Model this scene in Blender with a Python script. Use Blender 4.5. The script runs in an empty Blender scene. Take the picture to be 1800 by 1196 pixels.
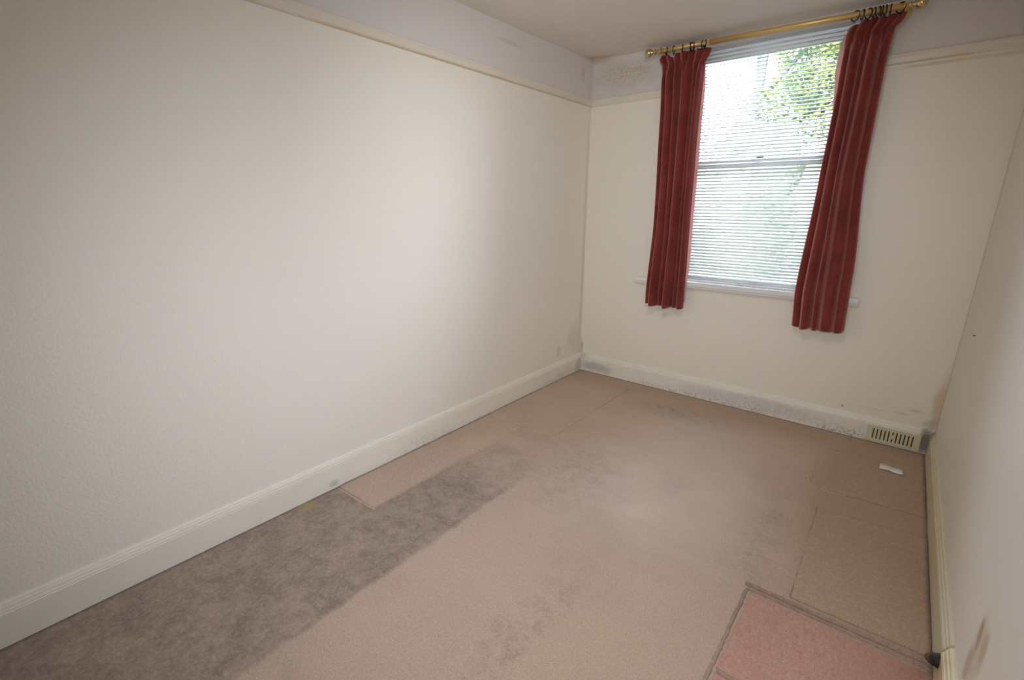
import bpy, bmesh, math, random
from mathutils import Vector, Matrix
random.seed(7)
sc = bpy.context.scene
COL = sc.collection

# ------------------------------------------------------------------ camera
F_PX, YAW, PITCH, ROLL = 833.58, -0.685187, -0.276012, 0.004236
CAM = Vector((1.9937, -3.36564, 1.34581))
cy, sy, cp, sp = math.cos(YAW), math.sin(YAW), math.cos(PITCH), math.sin(PITCH)
fw = Vector((sy * cp, cy * cp, sp)); rt = Vector((cy, -sy, 0)); up = rt.cross(fw)
r2 = math.cos(ROLL) * rt + math.sin(ROLL) * up
u2 = -math.sin(ROLL) * rt + math.cos(ROLL) * up
cam_data = bpy.data.cameras.new('camera')
cam = bpy.data.objects.new('camera', cam_data); COL.objects.link(cam)
m = Matrix((r2, u2, -fw)).transposed().to_4x4(); m.translation = CAM
cam.matrix_world = m
cam_data.sensor_width = 36; cam_data.lens = F_PX / 1800 * 36
cam_data.clip_start = 0.02; cam_data.clip_end = 300
sc.camera = cam

# ------------------------------------------------------------------ world, lights, exposure
world = bpy.data.worlds.new('world'); sc.world = world
world.use_nodes = True
wn = world.node_tree.nodes; wn.clear()
wo = wn.new('ShaderNodeOutputWorld'); wb = wn.new('ShaderNodeBackground')
wb.inputs['Color'].default_value = (0.82, 0.90, 1.18, 1)      # plain overcast sky
wb.inputs['Strength'].default_value = 18.0
world.node_tree.links.new(wb.outputs[0], wo.inputs[0])

def area(name, loc, rot, sx, sz, power, color=(1, 1, 1), portal=False):
    l = bpy.data.lights.new(name, 'AREA'); l.shape = 'RECTANGLE'; l.size = sx; l.size_y = sz
    l.energy = power; l.color = color
    if portal: l.cycles.is_portal = True
    o = bpy.data.objects.new(name, l); COL.objects.link(o); o.location = loc; o.rotation_euler = rot
    return o
# sampling portal in the window opening (guides the sky light, emits nothing)
area('window_portal', (1.16, 0.16, 1.58), (math.radians(-90), 0, 0), 0.9, 1.55, 1, portal=True)
def spot(name, loc, d, ang, power, r, color=(1, 1, 1)):
    l = bpy.data.lights.new(name, 'SPOT'); l.energy = power; l.spot_size = math.radians(ang); l.spot_blend = 1.0
    l.shadow_soft_size = r; l.color = color
    o = bpy.data.objects.new(name, l); COL.objects.link(o); o.location = loc
    o.rotation_euler = Vector(d).to_track_quat('-Z', 'Y').to_euler(); return o
# fill spots added beside the camera and overhead to lift the room; no fittings
spot('camera_fill', (1.99, -3.40, 1.50), (-.5, .8, -.45), 120, 62, .05, (.95, .98, 1.03))
spot('side_fill', (1.97, -3.42, 1.50), (-.7, .65, -.3), 100, 36, .05, (.90, .98, 1.12))
spot('overhead_fill', (1.50, -2.20, 2.20), (-.6, .85, -.45), 120, 28, .15, (1.0, .98, .95))

sc.view_settings.view_transform = 'Standard'
sc.view_settings.look = 'None'
sc.view_settings.gamma = 1.0
sc.view_settings.use_curve_mapping = False
sc.view_settings.exposure = 0.22
sc.cycles.use_denoising = True
sc.cycles.max_bounces = 16
sc.cycles.diffuse_bounces = 8
sc.cycles.glossy_bounces = 4
sc.cycles.transparent_max_bounces = 16
sc.cycles.sample_clamp_indirect = 8.0
sc.cycles.caustics_reflective = False
sc.cycles.caustics_refractive = False

# ------------------------------------------------------------------ node helpers
class G:
    """tiny expression helper over a material node tree"""
    def __init__(s, name):
        s.mat = bpy.data.materials.new(name); s.mat.use_nodes = True
        s.nt = s.mat.node_tree; s.n = s.nt.nodes; s.l = s.nt.links
        s.n.clear()
        s.out = s.n.new('ShaderNodeOutputMaterial')
        s.b = s.n.new('ShaderNodeBsdfPrincipled')
        s.l.new(s.b.outputs[0], s.out.inputs[0])
        s._xyz = None
    def pos(s):
        if s._xyz is None:
            g = s.n.new('ShaderNodeNewGeometry'); s._pos = g.outputs['Position']
            x = s.n.new('ShaderNodeSeparateXYZ'); s.l.new(s._pos, x.inputs[0])
            s._xyz = (x.outputs[0], x.outputs[1], x.outputs[2])
        return s._xyz
    def P(s): s.pos(); return s._pos
    def put(s, inp, v):
        if isinstance(v, bpy.types.NodeSocket): s.l.new(v, inp)
        elif isinstance(v, (tuple, list)) and len(v) == 3 and inp.type == 'RGBA': inp.default_value = (*v, 1)
        else: inp.default_value = v
    def m(s, op, a, b=0.0, c=0.0, clamp=False):
        n = s.n.new('ShaderNodeMath'); n.operation = op; n.use_clamp = clamp
        s.put(n.inputs[0], a); s.put(n.inputs[1], b); s.put(n.inputs[2], c)
        return n.outputs[0]
    def noise(s, scale, detail=3, rough=.55, vec=None, dist=0.0):
        n = s.n.new('ShaderNodeTexNoise'); n.inputs['Scale'].default_value = scale
        n.inputs['Detail'].default_value = detail; n.inputs['Roughness'].default_value = rough
        n.inputs['Distortion'].default_value = dist
        s.l.new(vec or s.P(), n.inputs['Vector']); return n.outputs[0]
    def scl(s, v, k):
        n = s.n.new('ShaderNodeMapping'); n.inputs['Scale'].default_value = k
        s.l.new(v, n.inputs[0]); return n.outputs[0]
    def rng(s, v, a, b, c=0.0, d=1.0):
        n = s.n.new('ShaderNodeMapRange'); n.interpolation_type = 'SMOOTHSTEP'
        s.put(n.inputs[0], v); s.put(n.inputs[1], a); s.put(n.inputs[2], b); s.put(n.inputs[3], c); s.put(n.inputs[4], d)
        return n.outputs[0]
    def box(s, c, lo, hi, e=.02):
        """soft 1 inside lo..hi along a coordinate socket"""
        return s.m('MULTIPLY', s.rng(c, lo - e, lo + e), s.rng(c, hi - e, hi + e, 1.0, 0.0))
    def mul(s, *a):
        r = a[0]
        for q in a[1:]: r = s.m('MULTIPLY', r, q)
        return r
    def blob(s, c, r, soft=.6, wob=.35, ns=9):
        """noisy ellipsoid stain around c with radii r"""
        p = s.n.new('ShaderNodeVectorMath'); p.operation = 'SUBTRACT'; s.l.new(s.P(), p.inputs[0]); p.inputs[1].default_value = c
        q = s.n.new('ShaderNodeVectorMath'); q.operation = 'DIVIDE'; s.l.new(p.outputs[0], q.inputs[0]); q.inputs[1].default_value = r
        l = s.n.new('ShaderNodeVectorMath'); l.operation = 'LENGTH'; s.l.new(q.outputs[0], l.inputs[0])
        d = s.m('ADD', l.outputs['Value'], s.m('MULTIPLY', s.m('SUBTRACT', s.noise(ns, 4, .65), .5), wob * 4))
        return s.rng(d, 1 - soft, 1 + soft * .4, 1.0, 0.0)
    def mix(s, f, a, b, mode='MIX'):
        n = s.n.new('ShaderNodeMix'); n.data_type = 'RGBA'; n.blend_type = mode
        s.put(n.inputs[0], f); s.put(n.inputs[6], a); s.put(n.inputs[7], b); return n.outputs[2]
    def bump(s, h, strength=.3, dist=.002, prev=None):
        n = s.n.new('ShaderNodeBump'); n.inputs['Strength'].default_value = strength; n.inputs['Distance'].default_value = dist
        s.l.new(h, n.inputs['Height'])
        if prev: s.l.new(prev, n.inputs['Normal'])
        return n.outputs[0]
    def done(s, color=None, rough=None, normal=None, **kw):
        if color is not None: s.put(s.b.inputs['Base Color'], color)
        if rough is not None: s.put(s.b.inputs['Roughness'], rough)
        if normal is not None: s.l.new(normal, s.b.inputs['Normal'])
        for k, v in kw.items(): s.put(s.b.inputs[k.replace('_', ' ')], v)
        return s.mat

CREAM = (0.83, 0.79, 0.705)
LILAC = (0.68, 0.645, 0.635)

def wall_paint(name, stains=(), coarse=False):
    """cream emulsion over lining paper below the picture rail, off-white above it"""
    g = G(name); x, y, z = g.pos()
    c = g.mix(g.rng(z, 2.069, 2.071), CREAM, LILAC)
    c = g.mix(g.m('MULTIPLY', g.noise(1.7, 4), .10), c, (.60, .54, .42))
    for kind, ctr, rad, col, amt, ns in stains:
        mk = g.blob(ctr, rad, ns=ns)
        if kind == 'speck': mk = g.mul(mk, g.rng(g.noise(95, 3, .7), .50, .62))
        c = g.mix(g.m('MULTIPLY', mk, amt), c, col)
    h = g.noise(95 if coarse else 150, 3, .6); h2 = g.noise(38, 2, .5)
    n = g.bump(h, .55 if coarse else .16, .0035 if coarse else .0022); n = g.bump(h2, .10, .004, n)
    return g.done(c, .45, n, Specular_IOR_Level=.42)

def gloss_paint(name, base, stains=(), rough=.38):
    g = G(name)
    c = g.mix(g.m('MULTIPLY', g.rng(g.noise(6, 4), .45, .75), .22), base, tuple(v * .8 for v in base))
    for kind, ctr, rad, col, amt, ns in stains:
        mk = g.blob(ctr, rad, ns=ns)
        if kind == 'speck': mk = g.mul(mk, g.rng(g.noise(60, 4, .7), .42, .64))
        c = g.mix(g.m('MULTIPLY', mk, amt), c, col)
    n = g.bump(g.noise(30, 3), .08, .002)
    return g.done(c, rough, n)

def plain(name, col, rough=.5, **kw):
    return G(name).done(col, rough, None, **kw)

# ------------------------------------------------------------------ mesh helpers
def bm_box(bm, x0, x1, y0, y1, z0, z1):
    vs = [bm.verts.new((x, y, z)) for x in (x0, x1) for y in (y0, y1) for z in (z0, z1)]
    for f in ((0, 1, 3, 2), (4, 6, 7, 5), (0, 4, 5, 1), (2, 3, 7, 6), (0, 2, 6, 4), (1, 5, 7, 3)):
        bm.faces.new([vs[i] for i in f])
    return vs

def link(name, bm, mat, parent=None, smooth=False, bevel=0, seg=2):
    bmesh.ops.recalc_face_normals(bm, faces=bm.faces)
    if bevel: bmesh.ops.bevel(bm, geom=list(bm.edges), offset=bevel, segments=seg, affect='EDGES', profile=.5, clamp_overlap=True)
    me = bpy.data.meshes.new(name); bm.to_mesh(me); bm.free()
    if smooth:
        for p in me.polygons: p.use_smooth = True
    o = bpy.data.objects.new(name, me); COL.objects.link(o)
    me.materials.append(mat)
    if parent: o.parent = parent
    return o

def box(name, b, mat, parent=None, bevel=0, seg=2):
    bm = bmesh.new(); bm_box(bm, *b); return link(name, bm, mat, parent, False, bevel, seg)

def struct(o): o['kind'] = 'structure'; return o

def tag(o, label, cat, group=None):
    o['label'] = label; o['category'] = cat
    if group: o['group'] = group
    return o

def empty(name, loc, label=None, cat=None, group=None):
    o = bpy.data.objects.new(name, None); COL.objects.link(o); o.location = loc; o.empty_display_size = .05
    if label: tag(o, label, cat, group)
    return o

def child(o, parent):
    """parent while keeping world coordinates"""
    o.parent = parent; o.matrix_parent_inverse = Matrix.Translation(-parent.location); return o

def extrude_profile(prof, p0, p1, out, lo_ext=0, hi_ext=0):
    """prof: (outward, z) points; swept from p0 to p1 (xy); out = unit xy outward direction;
    the ends are mitred by lo_ext / hi_ext times the outward distance"""
    bm = bmesh.new(); d = (Vector(p1) - Vector(p0)).normalized(); rings = []
    for (p, e) in ((Vector(p0), lo_ext), (Vector(p1), hi_ext)):
        ring = []
        for (o, z) in prof:
            q = p + Vector(out) * o + d * (e * o)
            ring.append(bm.verts.new((q.x, q.y, z)))
        rings.append(ring)
    n = len(prof)
    for i in range(n):
        bm.faces.new((rings[0][i], rings[0][(i + 1) % n], rings[1][(i + 1) % n], rings[1][i]))
    bm.faces.new(rings[0][::-1]); bm.faces.new(rings[1])
    return bm

def tube(bm, pts, r, seg=10, cap=True):
    pts = [Vector(p) for p in pts]; rs = r if isinstance(r, (list, tuple)) else [r] * len(pts)
    rings = []
    for i, p in enumerate(pts):
        t = (pts[min(i + 1, len(pts) - 1)] - pts[max(i - 1, 0)]).normalized()
        a = t.orthogonal().normalized() if i == 0 else (pa - t * pa.dot(t)).normalized()
        pa = a; b = t.cross(a)
        rings.append([bm.verts.new(p + (a * math.cos(k * 2 * math.pi / seg) + b * math.sin(k * 2 * math.pi / seg)) * rs[i]) for k in range(seg)])
    for i in range(len(rings) - 1):
        for k in range(seg):
            bm.faces.new((rings[i][k], rings[i][(k + 1) % seg], rings[i + 1][(k + 1) % seg], rings[i + 1][k]))
    if cap: bm.faces.new(rings[0][::-1]); bm.faces.new(rings[-1])

# ------------------------------------------------------------------ dimensions
W, BACK, CEIL = 2.30, -4.25, 2.346
RAIL0, RAIL1, RAIL_D = 2.052, 2.100, .015
BH, BT = .146, .020
OX0, OX1, OZ0, OZ1 = .700, 1.630, .842, 2.326      # window opening
WT = .17                                           # outer wall thickness

# ------------------------------------------------------------------ carpet material (world-space wear and stains)
def carpet(name, base, alt, dirt=1.0, fleck=0.0, patchy=True):
    g = G(name); x, y, z = g.pos()
    c = g.mix(g.rng(g.noise(2.1, 4), .35, .7), base, alt)
    if patchy:
        n1 = g.noise(5.5, 6, .7); n2 = g.noise(17, 6, .78, dist=.6); n3 = g.noise(2.6, 3, .5)
        speck = g.rng(n2, .42, .60)
        blot = g.rng(n1, .38, .66)
        # walked-on, soiled strip along the left wall, stopping at a straight edge where furniture stood
        wob = g.m('ADD', x, g.m('MULTIPLY', g.m('SUBTRACT', g.noise(9, 3), .5), .05))
        strip = g.mul(g.box(wob, -.1, .69, .018), g.rng(y, -1.95, -1.35, 1.0, 0.0))
        stripN = g.mul(g.m('ADD', g.m('ADD', g.mul(blot, .20), g.mul(speck, .22)), .36), strip)
        upper = g.mul(g.blob((.48, -1.75, 0), (.34, .55, 9), .7, .2, 6), .45)
        patchm = g.mul(g.box(x, .0, .30, .012), g.box(y, -2.305, -1.1, .012))      # cleaner rectangle on the left
        clean = g.mul(g.box(wob, .69, 1.24, .02), g.rng(y, -1.83, -1.80, 1.0, 0.0))
        soil = g.m('MAXIMUM', stripN, g.mul(upper, g.m('ADD', g.mul(blot, .6), .3)))
        soil = g.mul(soil, g.m('SUBTRACT', 1.0, g.mul(patchm, .85)))
        # dark traffic marks
        a = g.mul(g.blob((.92, -1.42, 0), (.36, .46, 9), 1.0, .25, 5), g.m('ADD', g.mul(speck, .42), .26))
        a = g.mul(a, g.m('SUBTRACT', 1.0, clean))
        b = g.mul(g.blob((1.04, -.36, 0), (.36, .15, 9), .9, .25, 6), g.m('ADD', g.mul(speck, .5), .35))
        e = g.mul(g.blob((1.28, -1.22, 0), (.13, .18, 9), .8, .4, 8), g.m('ADD', g.mul(speck, .5), .25))
        f = g.mul(g.blob((1.22, -2.35, 0), (.10, .40, 9), .9, .5, 8), g.m('ADD', g.mul(speck, .6), .05))
        h = g.mul(g.blob((1.74, -1.35, 0), (.10, .42, 9), .9, .5, 8), g.m('ADD', g.mul(speck, .6), .15))
        i2 = g.mul(g.blob((.40, -2.95, 0), (.42, .50, 9), .9, .4, 5), g.m('ADD', g.mul(blot, .35), .15))
        soil = g.m('MAXIMUM', soil, g.mul(a, .70)); soil = g.m('MAXIMUM', soil, g.mul(b, .72))
        soil = g.m('MAXIMUM', soil, g.mul(e, .45)); soil = g.m('MAXIMUM', soil, g.mul(f, .50))
        soil = g.m('MAXIMUM', soil, g.mul(h, .40)); soil = g.m('MAXIMUM', soil, g.mul(i2, 1.3))
        c = g.mix(g.mul(soil, dirt), c, (.15, .113, .083))
        # paler middle
        pale = g.mul(g.blob((1.25, -1.05, 0), (.55, .85, 9), .9, .2, 3), g.m('SUBTRACT', 1.0, g.mul(n3, .6)))
        c = g.mix(g.mul(pale, .75 * dirt), c, (.92, .79, .67))
        c = g.mix(g.mul(clean, .30 * dirt), c, (.62, .46, .37))
        # brown unworn margin under the window and by the right wall
        far = g.mul(g.rng(y, -.42, -.12), .62)
        rgt = g.mul(g.rng(x, 1.78, 1.92), .60)
        c = g.mix(g.m('MAXIMUM', far, g.mul(rgt, g.rng(y, -3.6, -1.0))), c, (.46, .30, .20))
        # near-black line along the skirting
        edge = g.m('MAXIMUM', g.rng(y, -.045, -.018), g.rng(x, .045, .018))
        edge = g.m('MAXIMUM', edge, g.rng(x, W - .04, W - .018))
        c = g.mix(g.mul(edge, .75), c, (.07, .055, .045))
        # yellow splash
        c = g.mix(g.mul(g.blob((.055, -2.49, 0), (.045, .05, 9), .7, .4, 20), .55), c, (.50, .36, .09))
    fine = g.noise(210, 4, .85)
    mid = g.noise(75, 4, .8)
    c = g.mix(g.mul(g.rng(fine, .35, .65), .34), c, (.09, .06, .045))
    c = g.mix(g.mul(g.rng(mid, .45, .68), .20), c, (.75, .62, .53))
    if fleck:
        v = g.scl(g.P(), (90, 26, 40))
        st = g.rng(g.noise(1.0, 4, .7, v), .54, .70)
        c = g.mix(g.mul(st, fleck), c, (.36, .14, .10))
        c = g.mix(g.mul(g.rng(x, 1.95, 2.3), .45), c, (.36, .15, .10))
    n = g.bump(fine, .5, .004); n = g.bump(g.noise(60, 3, .6), .25, .004, n)
    return g.done(c, .95, n, Specular_IOR_Level=.1, Sheen_Weight=.15, Sheen_Roughness=.6)

M_CARPET = carpet('worn_carpet', (.61, .45, .345), (.56, .41, .31))
M_PATCH = carpet('carpet_piece_tan', (.60, .44, .335), (.55, .40, .30), dirt=.45)
M_PATCH_B = carpet('carpet_piece_brown', (.62, .435, .30), (.56, .395, .27), dirt=.10)
M_PINK = carpet('pink_carpet', (.63, .345, .265), (.56, .30, .225), fleck=.55, patchy=False)
M_SEAM = carpet('frayed_edge', (.46, .33, .25), (.36, .25, .19), patchy=False)

# ------------------------------------------------------------------ floor
fl = bmesh.new(); bm_box(fl, 0, W, BACK, 0, -.12, 0)
floor = struct(link('floor', fl, M_CARPET))

def patch(name, corners, mat, h, parent, drop=.004, wob=.003, label=None):
    """a laid piece of carpet: a low slab with soft, slightly wandering edges"""
    pts = []
    n = len(corners)
    for i in range(n):
        a, b = Vector(corners[i]), Vector(corners[(i + 1) % n]); L = (b - a).length; k = max(2, int(L / .03))
        nrm = Vector((-(b - a).y, (b - a).x)).normalized()
        for j in range(k):
            t = j / k; off = 0 if j == 0 else random.uniform(-wob, wob)
            pts.append(a.lerp(b, t) + nrm * off)
    cx = sum((p.x for p in pts)) / len(pts); cyy = sum((p.y for p in pts)) / len(pts); c = Vector((cx, cyy))
    bm = bmesh.new(); loops = []
    for (ins, z) in ((0, -.002), (0, h * .55), (.004, h), (.02, h * .9)):
        loops.append([bm.verts.new(((p + (c - p).normalized() * ins).x, (p + (c - p).normalized() * ins).y, z)) for p in pts])
    m_ = len(pts)
    for a, b in zip(loops, loops[1:]):
        for i in range(m_): bm.faces.new((a[i], a[(i + 1) % m_], b[(i + 1) % m_], b[i]))
    bm.faces.new(loops[-1]); bm.faces.new(loops[0][::-1])
    o = link(name, bm, mat, parent, True)
    if label: o['label'] = label
    return o

patch('carpet_piece', [(.021, -1.20), (.30, -1.188), (.545, -1.18), (.545, -.185), (.3, -.19), (.05, -.20), (.021, -.20)], M_PATCH, .005, floor)
patch('carpet_piece', [(.021, -2.31), (.31, -2.30), (.32, -1.75), (.33, -1.21), (.021, -1.215)], M_PATCH, .0025, floor)
patch('carpet_piece', [(1.832, -.79), (2.279, -.765), (2.279, -.222), (1.806, -.309)], M_PATCH_B, .006, floor)
patch('carpet_piece', [(1.892, -1.662), (2.279, -1.655), (2.279, -.945), (1.887, -.986)], M_PATCH_B, .006, floor)

def ridge(name, pts, w, h, mat, parent):
    """rolled, frayed carpet edge following pts (xy)"""
    P = [Vector((*p, 0)) for p in pts]; L = sum((b - a).length for a, b in zip(P, P[1:])); n = max(6, int(L / .012))
    path = []
    for i in range(n + 1):
        s = L * i / n; acc = 0
        for a, b in zip(P, P[1:]):
            d = (b - a).length
            if s <= acc + d + 1e-9: path.append(a.lerp(b, (s - acc) / d)); break
            acc += d
    bm = bmesh.new(); rows = []
    for i, p in enumerate(path):
        t = (path[min(i + 1, len(path) - 1)] - path[max(i - 1, 0)]).normalized(); nn = Vector((-t.y, t.x, 0))
        hh = h * random.uniform(.75, 1.2); ww = w * random.uniform(.88, 1.12); off = random.uniform(-.0015, .0015)
        rows.append([bm.verts.new(p + nn * (off + math.cos(a) * ww / 2) + Vector((0, 0, -.001 + math.sin(a) * hh))) for a in [math.pi * k / 6 for k in range(7)]])
    for a, b in zip(rows, rows[1:]):
        for k in range(6): bm.faces.new((a[k], a[k + 1], b[k + 1], b[k]))
        bm.faces.new((a[6], a[0], b[0], b[6]))
    bm.faces.new(rows[0]); bm.faces.new(rows[-1][::-1])
    return link(name, bm, mat, parent, True)

pink = patch('carpet_offcut', [(1.772, -2.112), (2.279, -2.112), (2.279, -1.728), (1.778, -1.728)], M_PINK, .0045, None, wob=.002)
tag(pink, 'square pink carpet offcut let into the worn floor carpet by the right wall', 'carpet')
pink2 = patch('carpet_offcut', [(1.772, -3.1), (2.279, -3.1), (2.279, -2.132), (1.772, -2.132)], M_PINK, .0045, None, wob=.002)
tag(pink2, 'pink carpet offcut at the bottom edge, nearer the viewer than the square pink one', 'carpet')
ridge('frayed_edge', [(1.752, -1.692), (1.95, -1.690), (2.278, -1.678)], .020, .010, M_SEAM, floor)
ridge('frayed_edge', [(1.765, -1.715), (2.278, -1.706)], .012, .005, M_SEAM, floor)
ridge('frayed_edge', [(1.762, -1.72), (1.757, -2.3), (1.757, -3.1)], .013, .007, M_SEAM, floor)
ridge('frayed_edge', [(1.775, -2.122), (2.278, -2.122)], .010, .007, M_SEAM, floor)
M_DARKSEAM = carpet('dark_seam', (.46, .325, .235), (.40, .28, .20), patchy=False)  # darker tone for the thin ridges along the patch joints
for pts in ([(1.81, -.303), (2.05, -.258), (2.278, -.216)], [(1.885, -.980), (2.08, -.962), (2.278, -.940)], [(1.885, -.985), (1.889, -1.35), (1.890, -1.655)],
            [(1.83, -.795), (2.05, -.782), (2.278, -.770)], [(.05, -.196), (.3, -.186), (.545, -.180)]):
    ridge('frayed_edge', pts, .006, .0035, M_DARKSEAM, floor)
M_FRAY = carpet('pale_fray', (.66, .50, .40), (.58, .43, .34), patchy=False)
ridge('frayed_edge', [(.40, -1.192), (.50, -1.188), (.55, -1.178), (.552, -1.13), (.550, -1.0)], .008, .004, M_FRAY, floor)
ridge('frayed_edge', [(.03, -2.318), (.20, -2.312), (.318, -2.305)], .007, .003, M_FRAY, floor)
ridge('frayed_edge', [(.035, -1.206), (.20, -1.20)], .007, .003, M_FRAY, floor)
ridge('frayed_edge', [(1.815, -.72), (1.826, -.795), (1.90, -.80), (1.98, -.79)], .009, .004, M_FRAY, floor)

# ------------------------------------------------------------------ walls, ceiling
BRN = (.40, .27, .13); ORG = (.55, .33, .16); GRY = (.28, .27, .27)
M_WL = wall_paint('wall_left_paint', [
    ('b', (0, -.34, .235), (9, .030, .05), (.55, .44, .28), .35, 22), ('b', (0, -.12, .30), (9, .10, .16), BRN, .18, 9),
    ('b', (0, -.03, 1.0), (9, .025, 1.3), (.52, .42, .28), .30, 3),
    ('b', (0, -.14, 2.25), (9, .03, .05), BRN, .25, 14), ('b', (0, -.95, 2.26), (9, .12, .012), BRN, .25, 20),
    ('b', (0, -.05, 2.36), (9, .12, .02), ORG, .35, 14)], coarse=True)
M_WF = wall_paint('wall_far_paint', [
    ('speck', (.25, 0, 2.24), (.24, 9, .09), (.34, .26, .14), .75, 8), ('b', (.36, 0, 2.255), (.10, 9, .015), (.50, .34, .13), .35, 18),
    ('b', (.06, 0, 2.355), (.10, 9, .02), ORG, .40, 16), ('b', (.28, 0, 2.22), (.30, 9, .12), (.50, .43, .32), .30, 5),
    ('b', (2.29, 0, .30), (.035, 9, .16), ORG, .50, 8), ('b', (2.20, 0, .235), (.035, 9, .009), BRN, .28, 22),
    ('b', (2.14, 0, .205), (.03, 9, .008), BRN, .28, 24), ('b', (2.28, 0, .175), (.04, 9, .035), (.36, .32, .30), .45, 16),
    ('b', (1.86, 0, .175), (.007, 9, .007), GRY, .9, 3), ('b', (2.0, 0, .195), (.10, 9, .004), BRN, .2, 12),
    ('b', (1.95, 0, 2.035), (.16, 9, .010), (.55, .36, .15), .45, 16),
    ('b', (2.20, 0, 2.035), (.16, 9, .012), (.55, .40, .20), .35, 16),
    ('b', (.005, 0, .20), (.02, 9, .07), GRY, .5, 12)])
M_WR = wall_paint('wall_right_paint', [
    ('b', (W, -1.925, .335), (9, .022, .055), (.30, .17, .07), .75, 14), ('b', (W, -1.985, .345), (9, .035, .06), (.45, .31, .14), .55, 14),
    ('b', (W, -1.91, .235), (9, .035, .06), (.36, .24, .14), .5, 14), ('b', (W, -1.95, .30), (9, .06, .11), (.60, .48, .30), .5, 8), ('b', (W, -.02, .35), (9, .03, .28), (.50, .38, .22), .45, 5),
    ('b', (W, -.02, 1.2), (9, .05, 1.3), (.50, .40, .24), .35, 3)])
M_WB = wall_paint('wall_back_paint')

def wall_with_hole(name, x0, x1, z0, z1, hx0, hx1, hz0, hz1, y0, y1, mat):
    bm = bmesh.new(); xs = [x0, hx0, hx1, x1]; zs = [z0, hz0, hz1, z1]
    V = {(i, j, k): bm.verts.new((xs[i], (y0, y1)[k], zs[j])) for i in range(4) for j in range(4) for k in range(2)}
    for i in range(3):
        for j in range(3):
            if (i, j) == (1, 1): continue
            for k in range(2):
                bm.faces.new([V[(i, j, k)], V[(i + 1, j, k)], V[(i + 1, j + 1, k)], V[(i, j + 1, k)]])
    def strip(a, b): bm.faces.new([V[(*a, 0)], V[(*b, 0)], V[(*b, 1)], V[(*a, 1)]])
    for i in range(3): strip((i, 0), (i + 1, 0)); strip((i, 3), (i + 1, 3)); strip((0, i), (0, i + 1)); strip((3, i), (3, i + 1))
    strip((1, 1), (2, 1)); strip((1, 2), (2, 2)); strip((1, 1), (1, 2)); strip((2, 1), (2, 2))
    return struct(link(name, bm, mat))

TOP = 2.46
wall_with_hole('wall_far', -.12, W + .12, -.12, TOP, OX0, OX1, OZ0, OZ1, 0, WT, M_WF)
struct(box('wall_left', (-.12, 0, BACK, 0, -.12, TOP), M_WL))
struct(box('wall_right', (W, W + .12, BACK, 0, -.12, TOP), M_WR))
wall_with_hole('wall_back', -.12, W + .12, -.12, TOP, .62, 1.48, 0, 2.03, BACK - .12, BACK, M_WB)

# ceiling: a slightly uneven plaster sheet, a touch higher in the far left corner
g = G('ceiling_paint')
cc = g.mix(g.m('MULTIPLY', g.noise(1.5, 4), .12), (.80, .76, .70), (.58, .52, .44))
cc = g.mix(g.mul(g.blob((.06, -.03, 2.36), (.16, .07, 9), .8, .4, 12), .45), cc, ORG)
M_CEIL = g.done(cc, .7, g.bump(g.noise(70, 3), .12, .003))
bm = bmesh.new(); NX, NY = 24, 40; grid = []
for i in range(NX + 1):
    row = []
    for j in range(NY + 1):
        x = W * i / NX; y = BACK * (j / NY) ** 1.4
        z = CEIL + .026 * math.exp(-math.hypot(x, y) / .35)
        row.append(bm.verts.new((x, y, z)))
    grid.append(row)
for i in range(NX):
    for j in range(NY): bm.faces.new((grid[i][j], grid[i][j + 1], grid[i + 1][j + 1], grid[i + 1][j]))
r = bmesh.ops.extrude_face_region(bm, geom=list(bm.faces))
for v in r['geom']:
    if isinstance(v, bmesh.types.BMVert): v.co.z = TOP
struct(link('ceiling', bm, M_CEIL))

# ------------------------------------------------------------------ skirtings
PROF = [(0, 0), (BT, 0), (BT, .112), (.0185, .1145), (.0185, .119), (.016, .1215), (.0135, .128), (.0135, .131), (.0105, .134), (.0085, .141), (.004, .146), (0, .146)]
SK = (.80, .765, .675)
MOLD = (.30, .305, .32)
M_SL = gloss_paint('skirting_left_paint', SK, [('b', (.02, -.05, .05), (9, .07, .07), (.38, .35, .31), .55, 12),
        ('speck', (.02, -.35, .03), (9, .25, .03), (.42, .38, .33), .5, 14), ('b', (.02, -2.33, .025), (9, .03, .02), (.40, .38, .36), .5, 18),
        ('speck', (.02, -1.75, .03), (9, .30, .05), (.50, .45, .38), .4, 10), ('b', (.02, -1.9, .12), (9, 1.6, .012), (.66, .58, .36), .35, 3)])
M_SF = gloss_paint('skirting_far_paint', SK, [('b', (.16, -.02, .05), (.16, 9, .045), MOLD, .50, 9),
        ('speck', (1.45, -.02, .05), (.55, 9, .07), MOLD, .38, 7), ('b', (1.35, -.02, .06), (.50, 9, .05), (.52, .53, .58), .40, 5),
        ('speck', (1.88, -.02, .02), (.13, 9, .035), (.20, .20, .21), .60, 14), ('b', (2.27, -.02, .08), (.035, 9, .08), (.16, .14, .12), .85, 12),
        ('b', (.0, -.02, .13), (.10, 9, .03), (.42, .38, .32), .5, 9), ('speck', (1.0, -.02, .015), (.5, 9, .02), (.35, .35, .36), .6, 12)])
M_SR = gloss_paint('skirting_right_paint', (.66, .60, .43), [('b', (W, -.05, .06), (9, .06, .12), (.16, .15, .12), .6, 10),
        ('b', (W, -1.78, .10), (9, .06, .05), (.42, .27, .12), .6, 14), ('speck', (W, -.6, .1), (9, .8, .05), (.40, .37, .27), .4, 9)])
struct(link('baseboard_left', extrude_profile(PROF, (0, BACK), (0, 0), (1, 0), 1, -1), M_SL))
struct(link('baseboard_far', extrude_profile(PROF, (0, 0), (W, 0), (0, -1), 1, -1), M_SF))
PROF_R = [(o * 1.0, z) for o, z in PROF]
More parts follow.
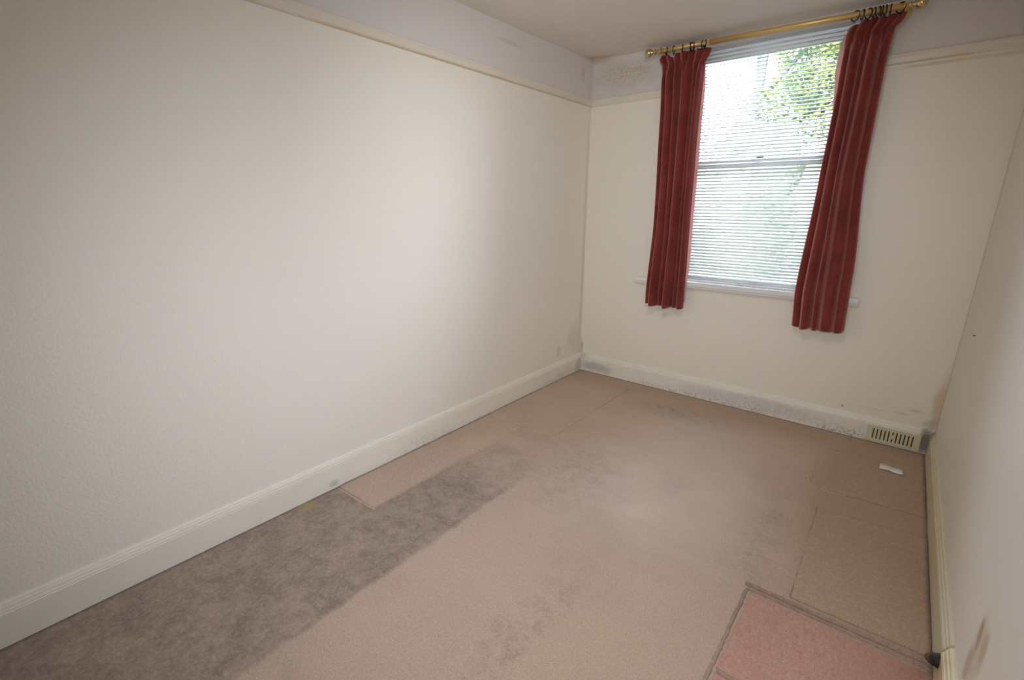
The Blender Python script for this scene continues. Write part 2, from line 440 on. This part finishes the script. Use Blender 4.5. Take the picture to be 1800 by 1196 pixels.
struct(link('baseboard_right', extrude_profile(PROF_R, (W, 0), (W, -1.742), (-1, 0), 1, 0), M_SR))
PROF_R2 = [(o * 1.15, z * .97) for o, z in PROF]
M_SR2 = gloss_paint('skirting_right_near_paint', (.74, .66, .44), [('b', (W, -1.80, .06), (9, .06, .08), (.50, .33, .14), .5, 14)])
struct(link('baseboard_right', extrude_profile(PROF_R2, (W, -1.752), (W, BACK), (-1, 0), 0, -1), M_SR2))
struct(link('baseboard_back', extrude_profile(PROF, (.56, BACK), (0, BACK), (0, 1), 0, -1), M_SL))

# ------------------------------------------------------------------ picture rails
RP = [(0, RAIL0), (.006, RAIL0), (.011, RAIL0 + .006), (.012, RAIL0 + .030), (RAIL_D, RAIL0 + .036), (RAIL_D, RAIL1 - .003), (.012, RAIL1), (0, RAIL1)]
M_RAIL = gloss_paint('picture_rail_paint', (.72, .655, .56), [('b', (0, -1.2, RAIL0), (9, 1.6, .010), (.50, .38, .18), .55, 4)], rough=.45)
M_RAILF = gloss_paint('picture_rail_far_paint', (.73, .68, .585), [('b', (1.95, 0, RAIL0), (.2, 9, .010), (.55, .36, .15), .5, 14)], rough=.33)
struct(link('trim_1', extrude_profile(RP, (0, BACK), (0, 0), (1, 0), 1, -1), M_RAIL))
struct(link('trim_2', extrude_profile(RP, (0, 0), (OX0 - .05, 0), (0, -1), 1, 0), M_RAILF))
struct(link('trim_3', extrude_profile(RP, (OX1 + .05, 0), (W, 0), (0, -1), 0, -1), M_RAILF))
struct(link('trim_4', extrude_profile(RP, (W, 0), (W, BACK), (-1, 0), 1, -1), M_RAILF))

# door frame behind the camera
M_WHITE = plain('white_gloss_wood', (.80, .80, .78), .3)
dbm = bmesh.new()
bm_box(dbm, .56, .62, BACK - .10, BACK + .018, 0, 2.03); bm_box(dbm, 1.48, 1.54, BACK - .10, BACK + .018, 0, 2.03); bm_box(dbm, .56, 1.54, BACK - .10, BACK + .018, 2.03, 2.09)
door = struct(link('door_1', dbm, M_WHITE))
dl = bmesh.new(); bm_box(dl, .623, 1.477, BACK - .09, BACK - .05, .004, 2.027)
for (a, b) in ((.72, 1.02), (1.08, 1.38)):
    for (c, d) in ((.25, .85), (1.05, 1.90)): bm_box(dl, a, b, BACK - .052, BACK - .042, c, d)
link('door_leaf', dl, M_WHITE, door)

# ------------------------------------------------------------------ window: box frame, two sliding sashes, glass, catch, sill
M_SASH = plain('white_window_paint', (.78, .79, .78), .35)
FY0, FY1 = .050, .145
fb = bmesh.new()
bm_box(fb, OX0, OX0 + .03, FY0, FY1, OZ0, OZ1); bm_box(fb, OX1 - .03, OX1, FY0, FY1, OZ0, OZ1)
bm_box(fb, OX0 + .03, OX1 - .03, FY0, FY1, OZ1 - .035, OZ1); bm_box(fb, OX0 + .03, OX1 - .03, FY0, FY1, OZ0, OZ0 + .008)
win = struct(link('window_1', fb, M_SASH))
# glass: clear pane, mostly transparent with a weak reflection
g = G('window_glass'); g.n.remove(g.b)
tr = g.n.new('ShaderNodeBsdfTransparent'); tr.inputs[0].default_value = (.96, .98, .97, 1)
gl = g.n.new('ShaderNodeBsdfGlossy'); gl.inputs['Roughness'].default_value = .02
fr = g.n.new('ShaderNodeFresnel'); fr.inputs[0].default_value = 1.45
mx = g.n.new('ShaderNodeMixShader'); g.l.new(fr.outputs[0], mx.inputs[0]); g.l.new(tr.outputs[0], mx.inputs[1]); g.l.new(gl.outputs[0], mx.inputs[2]); g.l.new(mx.outputs[0], g.out.inputs[0])
M_GLASS = g.mat
MEET = 1.595
def sash(z0, z1, y0, y1, bot, top):
    s = bmesh.new(); a, b = OX0 + .032, OX1 - .032
    bm_box(s, a, a + .045, y0, y1, z0, z1); bm_box(s, b - .045, b, y0, y1, z0, z1)
    bm_box(s, a + .045, b - .045, y0, y1, z0, z0 + bot); bm_box(s, a + .045, b - .045, y0, y1, z1 - top, z1)
    o = link('sash', s, M_SASH, win)
    bm_ = bmesh.new(); ym = (y0 + y1) / 2; bm_box(bm_, a + .040, b - .040, ym - .002, ym + .002, z0 + bot - .005, z1 - top + .005)
    link('pane', bm_, M_GLASS, o)
    return o
sash(MEET + .004, OZ1 - .036, .104, .136, .032, .050)
sash(OZ0 + .009, MEET + .034, .064, .096, .028, .030)
cb = bmesh.new(); bm_box(cb, 1.150, 1.205, .068, .094, MEET + .035, MEET + .046); tube(cb, [(1.165, .070, MEET + .052), (1.20, .090, MEET + .052)], .006)
M_STEEL = plain('dull_metal', (.40, .41, .42), .35, Metallic=.9)
link('catch', cb, M_STEEL, win)
lb = bmesh.new(); tube(lb, [(1.235, .064, (.884)), (1.235, .046, .874), (1.265, .042, .874), (1.295, .046, .874), (1.295, .064, (.884))], .005, 8)
link('sash_lift', lb, M_STEEL, win)
M_SILL = gloss_paint('sill_paint', (.80, .80, .83), rough=.25)
sb = bmesh.new(); vs = bm_box(sb, .467, 1.838, -.052, 0, .812, .841)
s2 = bmesh.new(); bm_box(s2, .467, 1.838, -.052, -.0005, .812, .841)
sb.free()
sill = struct(link('trim_5', s2, M_SILL, bevel=.004))
s3 = bmesh.new(); bm_box(s3, OX0 + .001, OX1 - .001, -.004, FY0, .822, .8405)
link('window_board', s3, M_SILL, sill)
s4 = bmesh.new(); bm_box(s4, .475, 1.830, -.040, -.0005, .800, .8125)
link('sill_moulding', s4, M_SILL, sill)

# ------------------------------------------------------------------ venetian blind
g = G('blind_slat_white')
g.done((.86, .87, .86), .35)
tl = g.n.new('ShaderNodeBsdfTranslucent'); tl.inputs[0].default_value = (.86, .88, .87, 1)
mz = g.n.new('ShaderNodeMixShader'); mz.inputs[0].default_value = .06
g.l.new(g.b.outputs[0], mz.inputs[1]); g.l.new(tl.outputs[0], mz.inputs[2]); g.l.new(mz.outputs[0], g.out.inputs[0])
M_SLAT = g.mat
M_CORD = plain('blind_cord', (.70, .70, .68), .8)
BX0, BX1, BY = .785, 1.562, .018
blind = empty('venetian_blind', (1.165, BY, OZ1), 'white slatted venetian blind hanging in the window between the red curtains', 'blind')
def part(o): return child(o, blind)
hb = bmesh.new(); bm_box(hb, BX0, BX1, BY - .0125, BY + .0125, 2.300, 2.325); part(link('headrail', hb, M_SLAT, bevel=.002))
TILT = math.radians(26)
def slat_mesh():
    bm = bmesh.new(); L = (BX1 - BX0) / 2; n = 4; t = .0004; rows = []
    for s in (-1, 1):
        top, bot = [], []
        for k in range(n + 1):
            w = (k / n - .5) * .025; hgt = .0016 * (1 - (w / .0125) ** 2)
            yy = w * math.cos(TILT) - hgt * math.sin(TILT); zz = w * math.sin(TILT) + hgt * math.cos(TILT)
            top.append(bm.verts.new((s * L, yy, zz + t))); bot.append(bm.verts.new((s * L, yy, zz - t)))
        rows.append((top, bot))
    (t0, b0), (t1, b1) = rows
    for k in range(n):
        bm.faces.new((t0[k], t0[k + 1], t1[k + 1], t1[k])); bm.faces.new((b0[k], b1[k], b1[k + 1], b0[k + 1]))
    bm.faces.new((t0[0], t1[0], b1[0], b0[0])); bm.faces.new((t0[n], b0[n], b1[n], t1[n]))
    bm.faces.new(t0 + b0[::-1]); bm.faces.new((t1 + b1[::-1])[::-1])
    return bm
s0 = link('slat', slat_mesh(), M_SLAT, None, True)
zs = [2.283, 2.259]
z = 2.2385
while z > .862: zs.append(z); z -= .0203
for i, z in enumerate(zs):
    o = s0 if i == 0 else s0.copy()
    if i: COL.objects.link(o)
    o.location = ((BX0 + BX1) / 2, BY, z); part(o)
    o.rotation_euler = (random.uniform(-.02, .02), random.uniform(-.0006, .0006), 0)
bb = bmesh.new(); bm_box(bb, BX0, BX1, BY - .0125, BY + .0125, .8425, .851); part(link('bottom_rail', bb, M_SLAT, bevel=.002))
for cx in (BX0 + .13, 1.165, BX1 - .13):
    c = bmesh.new()
    for yy in (BY - .0135, BY + .0135): tube(c, [(cx, yy, .848), (cx, yy, 2.30)], .0007, 4)
    part(link('ladder_cord', c, M_CORD))
c = bmesh.new(); tube(c, [(1.165, BY - .012, .853), (1.19, BY - .020, .850), (1.215, BY - .028, .846)], .002, 6); part(link('cord_tail', c, M_CORD))

# ------------------------------------------------------------------ curtain pole
g = G('brass'); M_BRASS = g.done((.78, .56, .22), .38, g.bump(g.noise(40, 2), .04, .002), Metallic=.55)
M_BRASS_D = plain('worn_brass_finial', (.62, .50, .27), .22, Metallic=.85)
RY = -.10
def rod_z(x): return 2.309 + (x - .50) * (2.289 - 2.309) / 1.31
pole = empty('curtain_pole', (1.16, RY, 2.30), 'brass curtain pole with ball finials above the window', 'curtain pole')
b = bmesh.new(); tube(b, [(.515, RY, rod_z(.515)), (.86, RY, rod_z(.86))], .0115, 20); child(link('pole_tube', b, M_BRASS, None, True), pole)
b = bmesh.new(); tube(b, [(.86, RY, rod_z(.86)), (1.80, RY, rod_z(1.80))], .0145, 20); child(link('pole_tube', b, M_BRASS, None, True), pole)
def lathe_x(prof, x0, sgn, zc):
    bm = bmesh.new(); pts = [(x0 + sgn * a, RY, zc) for a, _ in prof]
    tube(bm, pts, [max(r, .0004) for _, r in prof], 20); return bm
FIN = [(-.006, .0115), (0, .015), (.004, .0165), (.008, .015), (.010, .010), (.014, .009), (.018, .013), (.020, .0145), (.023, .0145)] + \
      [(.046 - .025 * math.cos(a), .025 * math.sin(a)) for a in [math.radians(32 + k * 148 / 12) for k in range(13)]]
child(link('finial', lathe_x(FIN, .515, -1, rod_z(.515)), M_BRASS_D, None, True), pole)
child(link('finial', lathe_x(FIN, 1.80, 1, rod_z(1.80)), M_BRASS_D, None, True), pole)
for bx in (.548, 1.782):
    b = bmesh.new(); zc = rod_z(bx)
    tube(b, [(bx, -.001, zc), (bx, -.008, zc)], [.028, .026], 20)
    tube(b, [(bx, -.006, zc), (bx, RY + .02, zc)], .008, 12)
    R_ = .0165
    pts = [(bx, RY + R_ * math.cos(a), zc + R_ * math.sin(a)) for a in [math.radians(k * 30) for k in range(13)]]
    tube(b, pts, .003, 8)
    child(link('bracket', b, M_BRASS, None, True), pole)

# ------------------------------------------------------------------ curtain rings
M_RING = plain('black_metal', (.025, .020, .016), .4, Metallic=.6)
def torus(bm, R_, r_, M4, n=28, k=8):
    V = []
    for i in range(n):
        a = 2 * math.pi * i / n
        V.append([bm.verts.new(M4 @ Vector((r_ * math.sin(2 * math.pi * j / k), (R_ + r_ * math.cos(2 * math.pi * j / k)) * math.cos(a), (R_ + r_ * math.cos(2 * math.pi * j / k)) * math.sin(a)))) for j in range(k)])
    for i in range(n):
        for j in range(k): bm.faces.new((V[i][j], V[(i + 1) % n][j], V[(i + 1) % n][(j + 1) % k], V[i][(j + 1) % k]))
RING_R, RING_T = .0225, .0028
b = bmesh.new(); torus(b, RING_R, RING_T, Matrix.Identity(4)); hoop0 = link('hoop', b, M_RING, None, True)
b = bmesh.new(); torus(b, .0042, .0011, Matrix.Translation((0, 0, -RING_R - .0058)) @ Matrix.Rotation(math.pi / 2, 4, 'Z'), 14, 6)
eye0 = link('eyelet', b, M_RING, None, True)
ords = ['first', 'second', 'third', 'fourth', 'fifth', 'sixth', 'seventh', 'eighth', 'ninth']
def rings(xs, rots, text, group, first):
    for i, (x, rz) in enumerate(zip(xs, rots)):
        R0 = .0115 if x < .86 else .0145
        e = empty('curtain_ring', (x, RY, rod_z(x) + R0 - (RING_R - RING_T) + .0004), ords[i] + ' black curtain ring ' + text, 'curtain ring', group)
        for src in (hoop0, eye0):
            c = src if (first and i == 0) else src.copy()
            if c is not src: COL.objects.link(c)
            c.parent = e
        e.rotation_euler = (0, 0, rz)
rings([.590, .637, .690, .742, .752, .764, .815, .832], [.5, .1, .45, .25, -.1, .3, .05, .5], 'from the left ball finial, over the left curtain',
      'black rings over the left curtain', True)
rings([1.585, 1.615, 1.640, 1.662, 1.680, 1.694, 1.708, 1.728, 1.768], [1.0, .4, .75, .35, .45, .2, .3, .1, .9], 'from the window side, over the right curtain',
      'black rings over the right curtain', False)

# ------------------------------------------------------------------ curtains
def fabric(name, col, dark, sheen=.9):
    g = G(name)
    c = g.mix(g.rng(g.noise(7, 4, .6), .35, .7), col, dark)
    h = g.noise(260, 3, .7)
    return g.done(c, .85, g.bump(h, .2, .0012), Specular_IOR_Level=.2, Sheen_Weight=sheen, Sheen_Roughness=.45, Sheen_Tint=(1.0, .42, .36))
M_VEL = fabric('red_velvet', (.205, .036, .030), (.15, .023, .022))
g = G('pink_lining'); g.n.remove(g.b)
d = g.n.new('ShaderNodeBsdfDiffuse'); d.inputs[0].default_value = (.80, .60, .57, 1)
t = g.n.new('ShaderNodeBsdfTranslucent'); t.inputs[0].default_value = (.78, .50, .48, 1)
mxx = g.n.new('ShaderNodeMixShader'); mxx.inputs[0].default_value = .45
g.l.new(d.outputs[0], mxx.inputs[1]); g.l.new(t.outputs[0], mxx.inputs[2]); g.l.new(mxx.outputs[0], g.out.inputs[0]); M_LIN = g.mat

def interp(keys, z):
    """keys: (z, x) sorted by falling z, smooth interpolation"""
    if z >= keys[0][0]: return keys[0][1]
    for (za, xa), (zb, xb) in zip(keys, keys[1:]):
        if z >= zb:
            t = (za - z) / (za - zb); t = t * t * (3 - 2 * t) * .5 + t * .5
            return xa + (xb - xa) * t
    return keys[-1][1]

def make_curtain(left, right, ztop, zbot, folds, seed, name, label, top_fn, head):
    """folds: list of (width weight, depth) along the cloth. A header that flares above a gathering tape,
    then hanging folds that wander and merge on the way down."""
    rnd = random.Random(seed); NF = len(folds); NU = 22 * NF; NV = 90
    cum = [0]
    for w, _ in folds: cum.append(cum[-1] + w)
    tot = cum[-1]; cum = [c / tot for c in cum]
    ph = [rnd.uniform(0, 6.28) for _ in folds]; drift = [rnd.uniform(-.5, .5) for _ in folds]
    HN = len(head); 
    bm = bmesh.new(); rows = []
    for j in range(NV + 1):
        v = j / NV
        v = v ** 1.25
        row = []
        for i in range(NU + 1):
            s = i / NU
            zt = ztop + top_fn(s); z = zt + (zbot - zt) * v
            tape = zt - .062
            a, b_ = interp(left, z), interp(right, z)
            hd = 1 / (1 + math.exp((tape - .035 - z) / .016))           # 1 in the header, 0 below the tape
            # hanging folds
            sw = s
            for k in range(NF): sw += .016 * drift[k] * math.sin(2 * math.pi * s * (k + 1)) * v
            sw = min(max(sw, 0), 1)
            k = max(i_ for i_ in range(NF) if cum[i_] <= sw + 1e-9)
            f = (sw - cum[k]) / (cum[k + 1] - cum[k]); dep = folds[k][1] * (.80 + .28 * math.sin(ph[k] + 3.2 * v))
            prof = (math.sin(math.pi * f)) ** 1.15                        # rounded front, sharp valley
            yb = -dep * 1.55 * prof
            xo = -.0016 * math.sin(2 * math.pi * f) * (1 + folds[k][1] / .03)
            # gathered header: narrow pinch pleats
            q = s * HN; kk = min(int(q), HN - 1); fq = q - kk; hp = (math.sin(math.pi * fq)) ** .6
            pinch = math.exp(-((z - tape) / .014) ** 2)
            yh = -(head[kk] * hp) * (1 - .45 * pinch) - .012 * max(0, (z - tape)) / .06
            xh = .004 * math.sin(2 * math.pi * fq)
            sx = s + .25 / NF * math.sin(2 * math.pi * f) * 0
            x = a + (b_ - a) * sx + xo * (1 - hd) * (1 if 0 < i < NU else 0) + xh * hd
            y = RY + .042 + yb * (1 - hd) + yh * hd - .010 * pinch * hd
            y += .003 * math.sin(9 * v + 5 * s + seed)
            zz = z - (.004 * math.sin(6.28 * s * 3 + seed) if j == NV else 0)
            row.append(bm.verts.new((x, y, zz)))
        rows.append(row)
    for A, B in zip(rows, rows[1:]):
        for i in range(NU): bm.faces.new((A[i], A[i + 1], B[i + 1], B[i]))
    o = empty(name, ((left[-1][1] + right[-1][1]) / 2, RY, zbot), label, 'curtain', None)
    cl = link('cloth', bm, M_VEL, None, True); child(cl, o)
    sm = cl.modifiers.new('thickness', 'SOLIDIFY'); sm.thickness = .003; sm.offset = 0
    return o

L_LEFT = [(2.29, .528), (2.262, .536), (2.225, .556), (1.936, .570), (1.2, .583), (.74, .566), (.65, .568)]
L_RIGHT = [(2.29, .866), (2.265, .858), (2.20, .827), (1.9, .826), (1.28, .834), (.83, .846), (.64, .850)]
R_LEFT = [(2.27, 1.572), (2.21, 1.556), (1.97, 1.555), (1.45, 1.541), (.86, 1.516), (.637, 1.529)]
R_RIGHT = [(2.275, 1.800), (2.25, 1.790), (2.205, 1.757), (2.06, 1.748), (1.53, 1.748), (.99, 1.787), (.63, 1.797)]
def bumpf(s, c, w, a): return a * math.exp(-((s - c) / w) ** 2)
cl = make_curtain(L_LEFT, L_RIGHT, 2.283, .655,
    [(.6, .018), (1.3, .052), (.9, .046), (1.5, .060), (.6, .032), (.9, .036)], 3, 'curtain',
    'dusty red velvet curtain hanging left of the window blind', lambda s: bumpf(s, .30, .06, -.022) + bumpf(s, .02, .05, -.012) - .004 * s,
    [.020, .034, .030, .040, .026, .038, .022])
cr = make_curtain(R_LEFT, R_RIGHT, 2.2665, .640,
    [(.8, .024), (1.4, .056), (.7, .038), (1.6, .060), (1.1, .034)], 11, 'curtain',
    'dusty red velvet curtain hanging right of the window, by the wider bare wall', lambda s: bumpf(s, .0, .22, -.024) + bumpf(s, .60, .07, -.006),
    [.026, .040, .022, .040, .030, .030])

def lining(xk, wk, z0, z1, sgn, parent):
    bm = bmesh.new(); rows = []
    for j in range(61):
        z = z0 + (z1 - z0) * j / 60; x = interp(xk, z); w = interp(wk, z)
        rows.append([bm.verts.new((x + sgn * (w * t - .03 * (1 - t)), RY + .035 + .012 * math.sin(2.4 * t + .6 * math.sin(5 * z)), z)) for t in [k / 8 for k in range(9)]])
    for A, B in zip(rows, rows[1:]):
        for k in range(8): bm.faces.new((A[k], A[k + 1], B[k + 1], B[k]))
    o = link('lining', bm, M_LIN, None, True); child(o, parent)
    o.modifiers.new('thickness', 'SOLIDIFY').thickness = .0012
    o['label'] = 'pale pink lining'
lining(L_RIGHT, [(2.2, .004), (2.05, .018), (1.6, .024), (1.0, .020), (.72, .006)], 2.20, .70, 1, cl)
lining(R_LEFT, [(2.24, .004), (2.18, .022), (2.05, .024), (1.92, .010), (1.80, -.004)], 2.235, 1.80, -1, cr)

# ------------------------------------------------------------------ air vent on the skirting
M_VENT = gloss_paint('vent_plastic', (.66, .61, .43), rough=.4)
M_DARK = plain('vent_dark', (.05, .05, .045), .9)
vent = empty('air_vent', (2.1255, -BT, .011), 'cream slotted air vent fixed to the skirting in the far right corner', 'vent')
VX0, VX1, VZ0, VZ1 = 2.003, 2.248, .010, .104
y0, y1 = -BT - .010, -BT - .0035
v = bmesh.new()
SX0, SX1, SZ0, SZ1 = 2.026, 2.223, .026, .090
bm_box(v, VX0, VX1, y0, y1, VZ0, SZ0); bm_box(v, VX0, VX1, y0, y1, SZ1, VZ1); bm_box(v, VX0, SX0, y0, y1, SZ0, SZ1); bm_box(v, SX1, VX1, y0, y1, SZ0, SZ1)
bm_box(v, VX0 + .002, VX0 + .004, y1, -BT - .0005, VZ0, VZ1); bm_box(v, VX1 - .004, VX1 - .002, y1, -BT - .0005, VZ0, VZ1)
bm_box(v, VX0, VX1, y1, -BT - .0005, VZ1 - .003, VZ1 - .0005)
child(link('frame', v, M_VENT), vent)
v = bmesh.new(); bm_box(v, VX0 + .005, VX1 - .005, -BT - .0030, -BT - .0004, VZ0 + .002, VZ1 - .004); child(link('backing', v, M_DARK), vent)
slots = 11; pitch = (SX1 - SX0) / slots; sw = .0062
v = bmesh.new(); bm_box(v, -(pitch - sw) / 2, (pitch - sw) / 2, y0 + .0004, y1, SZ0 - .001, SZ1 + .001); l0 = link('louvre', v, M_VENT)
for i in range(1, slots):
    o = l0 if i == 1 else l0.copy()
    if i > 1: COL.objects.link(o)
    o.location = (SX0 + i * pitch, 0, 0); child(o, vent)
for xx in (SX0, SX1):
    v = bmesh.new(); w_ = (pitch - sw) / 2; bm_box(v, xx - w_, xx + w_, y0 + .0004, y1, SZ0, SZ1); child(link('louvre', v, M_VENT), vent)
v = bmesh.new(); xc = SX0 + 5.5 * pitch
bm_box(v, xc - .0075, xc + .0075, y0 - .0006, y0 + .002, .048, .070); child(link('slider', v, M_VENT, bevel=.001), vent)

# ------------------------------------------------------------------ paper scrap on the carpet
M_PAPER = plain('white_paper', (.82, .79, .80), .7)
bm = bmesh.new(); rows = []
A0, A1, B1, B0 = Vector((2.089, -.322)), Vector((2.186, -.329)), Vector((2.188, -.400)), Vector((2.089, -.388))
for i in range(9):
    t = i / 8; p = A0.lerp(A1, t); q = B0.lerp(B1, t); zz = .0078 + .0035 * abs(math.sin(math.pi * t * 1.5)) ** 2
    rows.append([bm.verts.new((p.lerp(q, s).x, p.lerp(q, s).y + (.003 if i == 3 and s == 1 else 0), zz + .001 * s)) for s in (0, .5, 1)])
for A, B in zip(rows, rows[1:]):
    for k in range(2): bm.faces.new((A[k], A[k + 1], B[k + 1], B[k]))
pp = link('paper_scrap', bm, M_PAPER, None, True); pp.modifiers.new('thickness', 'SOLIDIFY').thickness = .0006
tag(pp, 'small torn white paper strip lying on the brown carpet near the air vent', 'paper')

# ------------------------------------------------------------------ rusty pipe stub at the right skirting
g = G('rust'); rc = g.mix(g.rng(g.noise(60, 4), .4, .65), (.32, .11, .03), (.07, .03, .015)); M_RUST = g.done(rc, .75, g.bump(g.noise(150, 3), .4, .002))
g = G('burnt_end'); M_BLACK = g.done((.02, .014, .012), .6)
pipe = empty('pipe_stub', (2.262, -1.705, .0), 'broken rusty pipe stub poking out at the joint in the right skirting', 'pipe')
b = bmesh.new(); tube(b, [(2.266, -1.655, -.004), (2.268, -1.678, .022), (2.272, -1.712, .050), (2.276, -1.742, .072)], [.004, .011, .017, .018], 14)
child(link('pipe_body', b, M_RUST, None, True), pipe)
b = bmesh.new(); tube(b, [(2.276, -1.736, .068), (2.279, -1.756, .084), (2.281, -1.768, .094)], [.0195, .0215, .013], 14)
child(link('pipe_end', b, M_BLACK, None, True), pipe)

# nail in the right wall
b = bmesh.new(); tube(b, [(W + .01, -.482, .796), (W - .006, -.482, .797), (W - .0065, -.482, .797)], [.002, .002, .0045], 10)
nail = link('nail', b, M_RING, None, True); tag(nail, 'small dark nail sticking out of the right wall', 'nail')

# ------------------------------------------------------------------ outside: lawn, hedge, trees
g = G('lawn'); M_LAWN = g.done(g.mix(g.noise(1.5, 5), (.07, .09, .04), (.10, .12, .06)), .9)
b = bmesh.new(); bm_box(b, -40, 40, WT + .02, 60, -.9, -.6); lawn = struct(link('ground', b, M_LAWN))
def leaf_mat(name, a, b_):
    g = G(name); g.n.remove(g.b)
    c = g.mix(g.rng(g.noise(2.2, 3), .38, .62), a, b_)
    d = g.n.new('ShaderNodeBsdfDiffuse'); t = g.n.new('ShaderNodeBsdfTranslucent'); mx = g.n.new('ShaderNodeMixShader'); mx.inputs[0].default_value = .5
    g.l.new(c, d.inputs[0]); g.l.new(c, t.inputs[0]); g.l.new(d.outputs[0], mx.inputs[1]); g.l.new(t.outputs[0], mx.inputs[2]); g.l.new(mx.outputs[0], g.out.inputs[0])
    return g.mat
M_LEAF_Y = leaf_mat('yellow_green_leaf', (.24, .28, .08), (.09, .14, .07))
M_LEAF_P = leaf_mat('hazed_green_leaf', (.26, .29, .20), (.19, .215, .15))  # hedge leaves paled, window glare haze put into their colour
g = G('bark'); M_BARK = g.done(g.mix(g.noise(12, 4), (.07, .075, .07), (.11, .115, .11)), .9)
def leaves(bm, c, r, n, size, rnd):
    for _ in range(n):
        while True:
            p = Vector((rnd.uniform(-1, 1), rnd.uniform(-1, 1), rnd.uniform(-1, 1)))
            if p.length < 1: break
        p = Vector((p.x * r[0], p.y * r[1], p.z * r[2])) + Vector(c)
        a = Vector((rnd.gauss(0, 1), rnd.gauss(0, 1), rnd.gauss(0, .5))).normalized(); b_ = a.cross(Vector((rnd.gauss(0, 1), rnd.gauss(0, 1), rnd.gauss(0, 1))).normalized()).normalized()
        s = size * rnd.uniform(.6, 1.3)
        bm.faces.new([bm.verts.new(p + a * s), bm.verts.new(p + b_ * s * .5), bm.verts.new(p - a * s), bm.verts.new(p - b_ * s * .5)])
def tree(name, base, trunk_pts, tr, clumps, mat, size, label, cat, seed, core=.35):
    rnd = random.Random(seed); o = empty(name, base, label, cat)
    if trunk_pts:
        b = bmesh.new(); tube(b, trunk_pts[0], tr, 10)
        for k, pts in enumerate(trunk_pts[1:]): tube(b, pts, [tr[0] * .45] + [tr[0] * .2] * (len(pts) - 1), 7)
        child(link('trunk', b, M_BARK, None, True), o)
    b = bmesh.new()
    for (c, r, n) in clumps:
        leaves(b, c, r, n, size, rnd)
        k = bmesh.ops.create_icosphere(b, subdivisions=3, radius=1.0)     # dense inner growth
        for v_ in k['verts']:
            q = core * (1 + .12 * math.sin(9 * v_.co.x + 3) * math.cos(8 * v_.co.z + 5 * v_.co.y))
            v_.co = Vector((v_.co.x * r[0] * q, v_.co.y * r[1] * q, v_.co.z * r[2] * q)) + Vector(c)
    f = link('foliage', b, mat); f['kind'] = 'stuff'; child(f, o)
    return o
tree('tree', (-.36, 6.0, -.6),
     [[(-.36, 6, -.65), (-.38, 6, 1.5), (-.37, 6, 3.2), (-.30, 6.1, 5.4)], [(-.37, 6, 3.0), (.3, 6.2, 3.9), (1.0, 6.3, 4.7)], [(-.37, 6, 3.4), (-.52, 6, 4.2), (-.6, 6.1, 5.0)]],
     [.10, .085, .07, .04],
     [((.75, 6.4, 3.9), (1.05, .8, .95), 8500), ((.30, 6.2, 2.9), (.95, .7, .60), 4200), ((1.9, 6.6, 3.2), (1.2, .9, 1.3), 6000), ((.8, 6.2, 5.2), (1.5, .9, .7), 2000)],
     M_LEAF_Y, .042, 'yellow green leafy tree seen through the top right of the blind', 'tree', 5)
tree('shrub', (0, 4.0, -.6), [], [], [((-1.3, 4.0, .9), (1.0, .45, 1.75), 9000), ((.1, 4.1, 1.05), (1.1, .45, 1.75), 12000), ((1.4, 4.0, 1.0), (1.0, .45, 1.7), 7000)],
     M_LEAF_P, .030, 'pale green hedge shrub seen through the lower part of the blind', 'shrub', 9, core=.80)
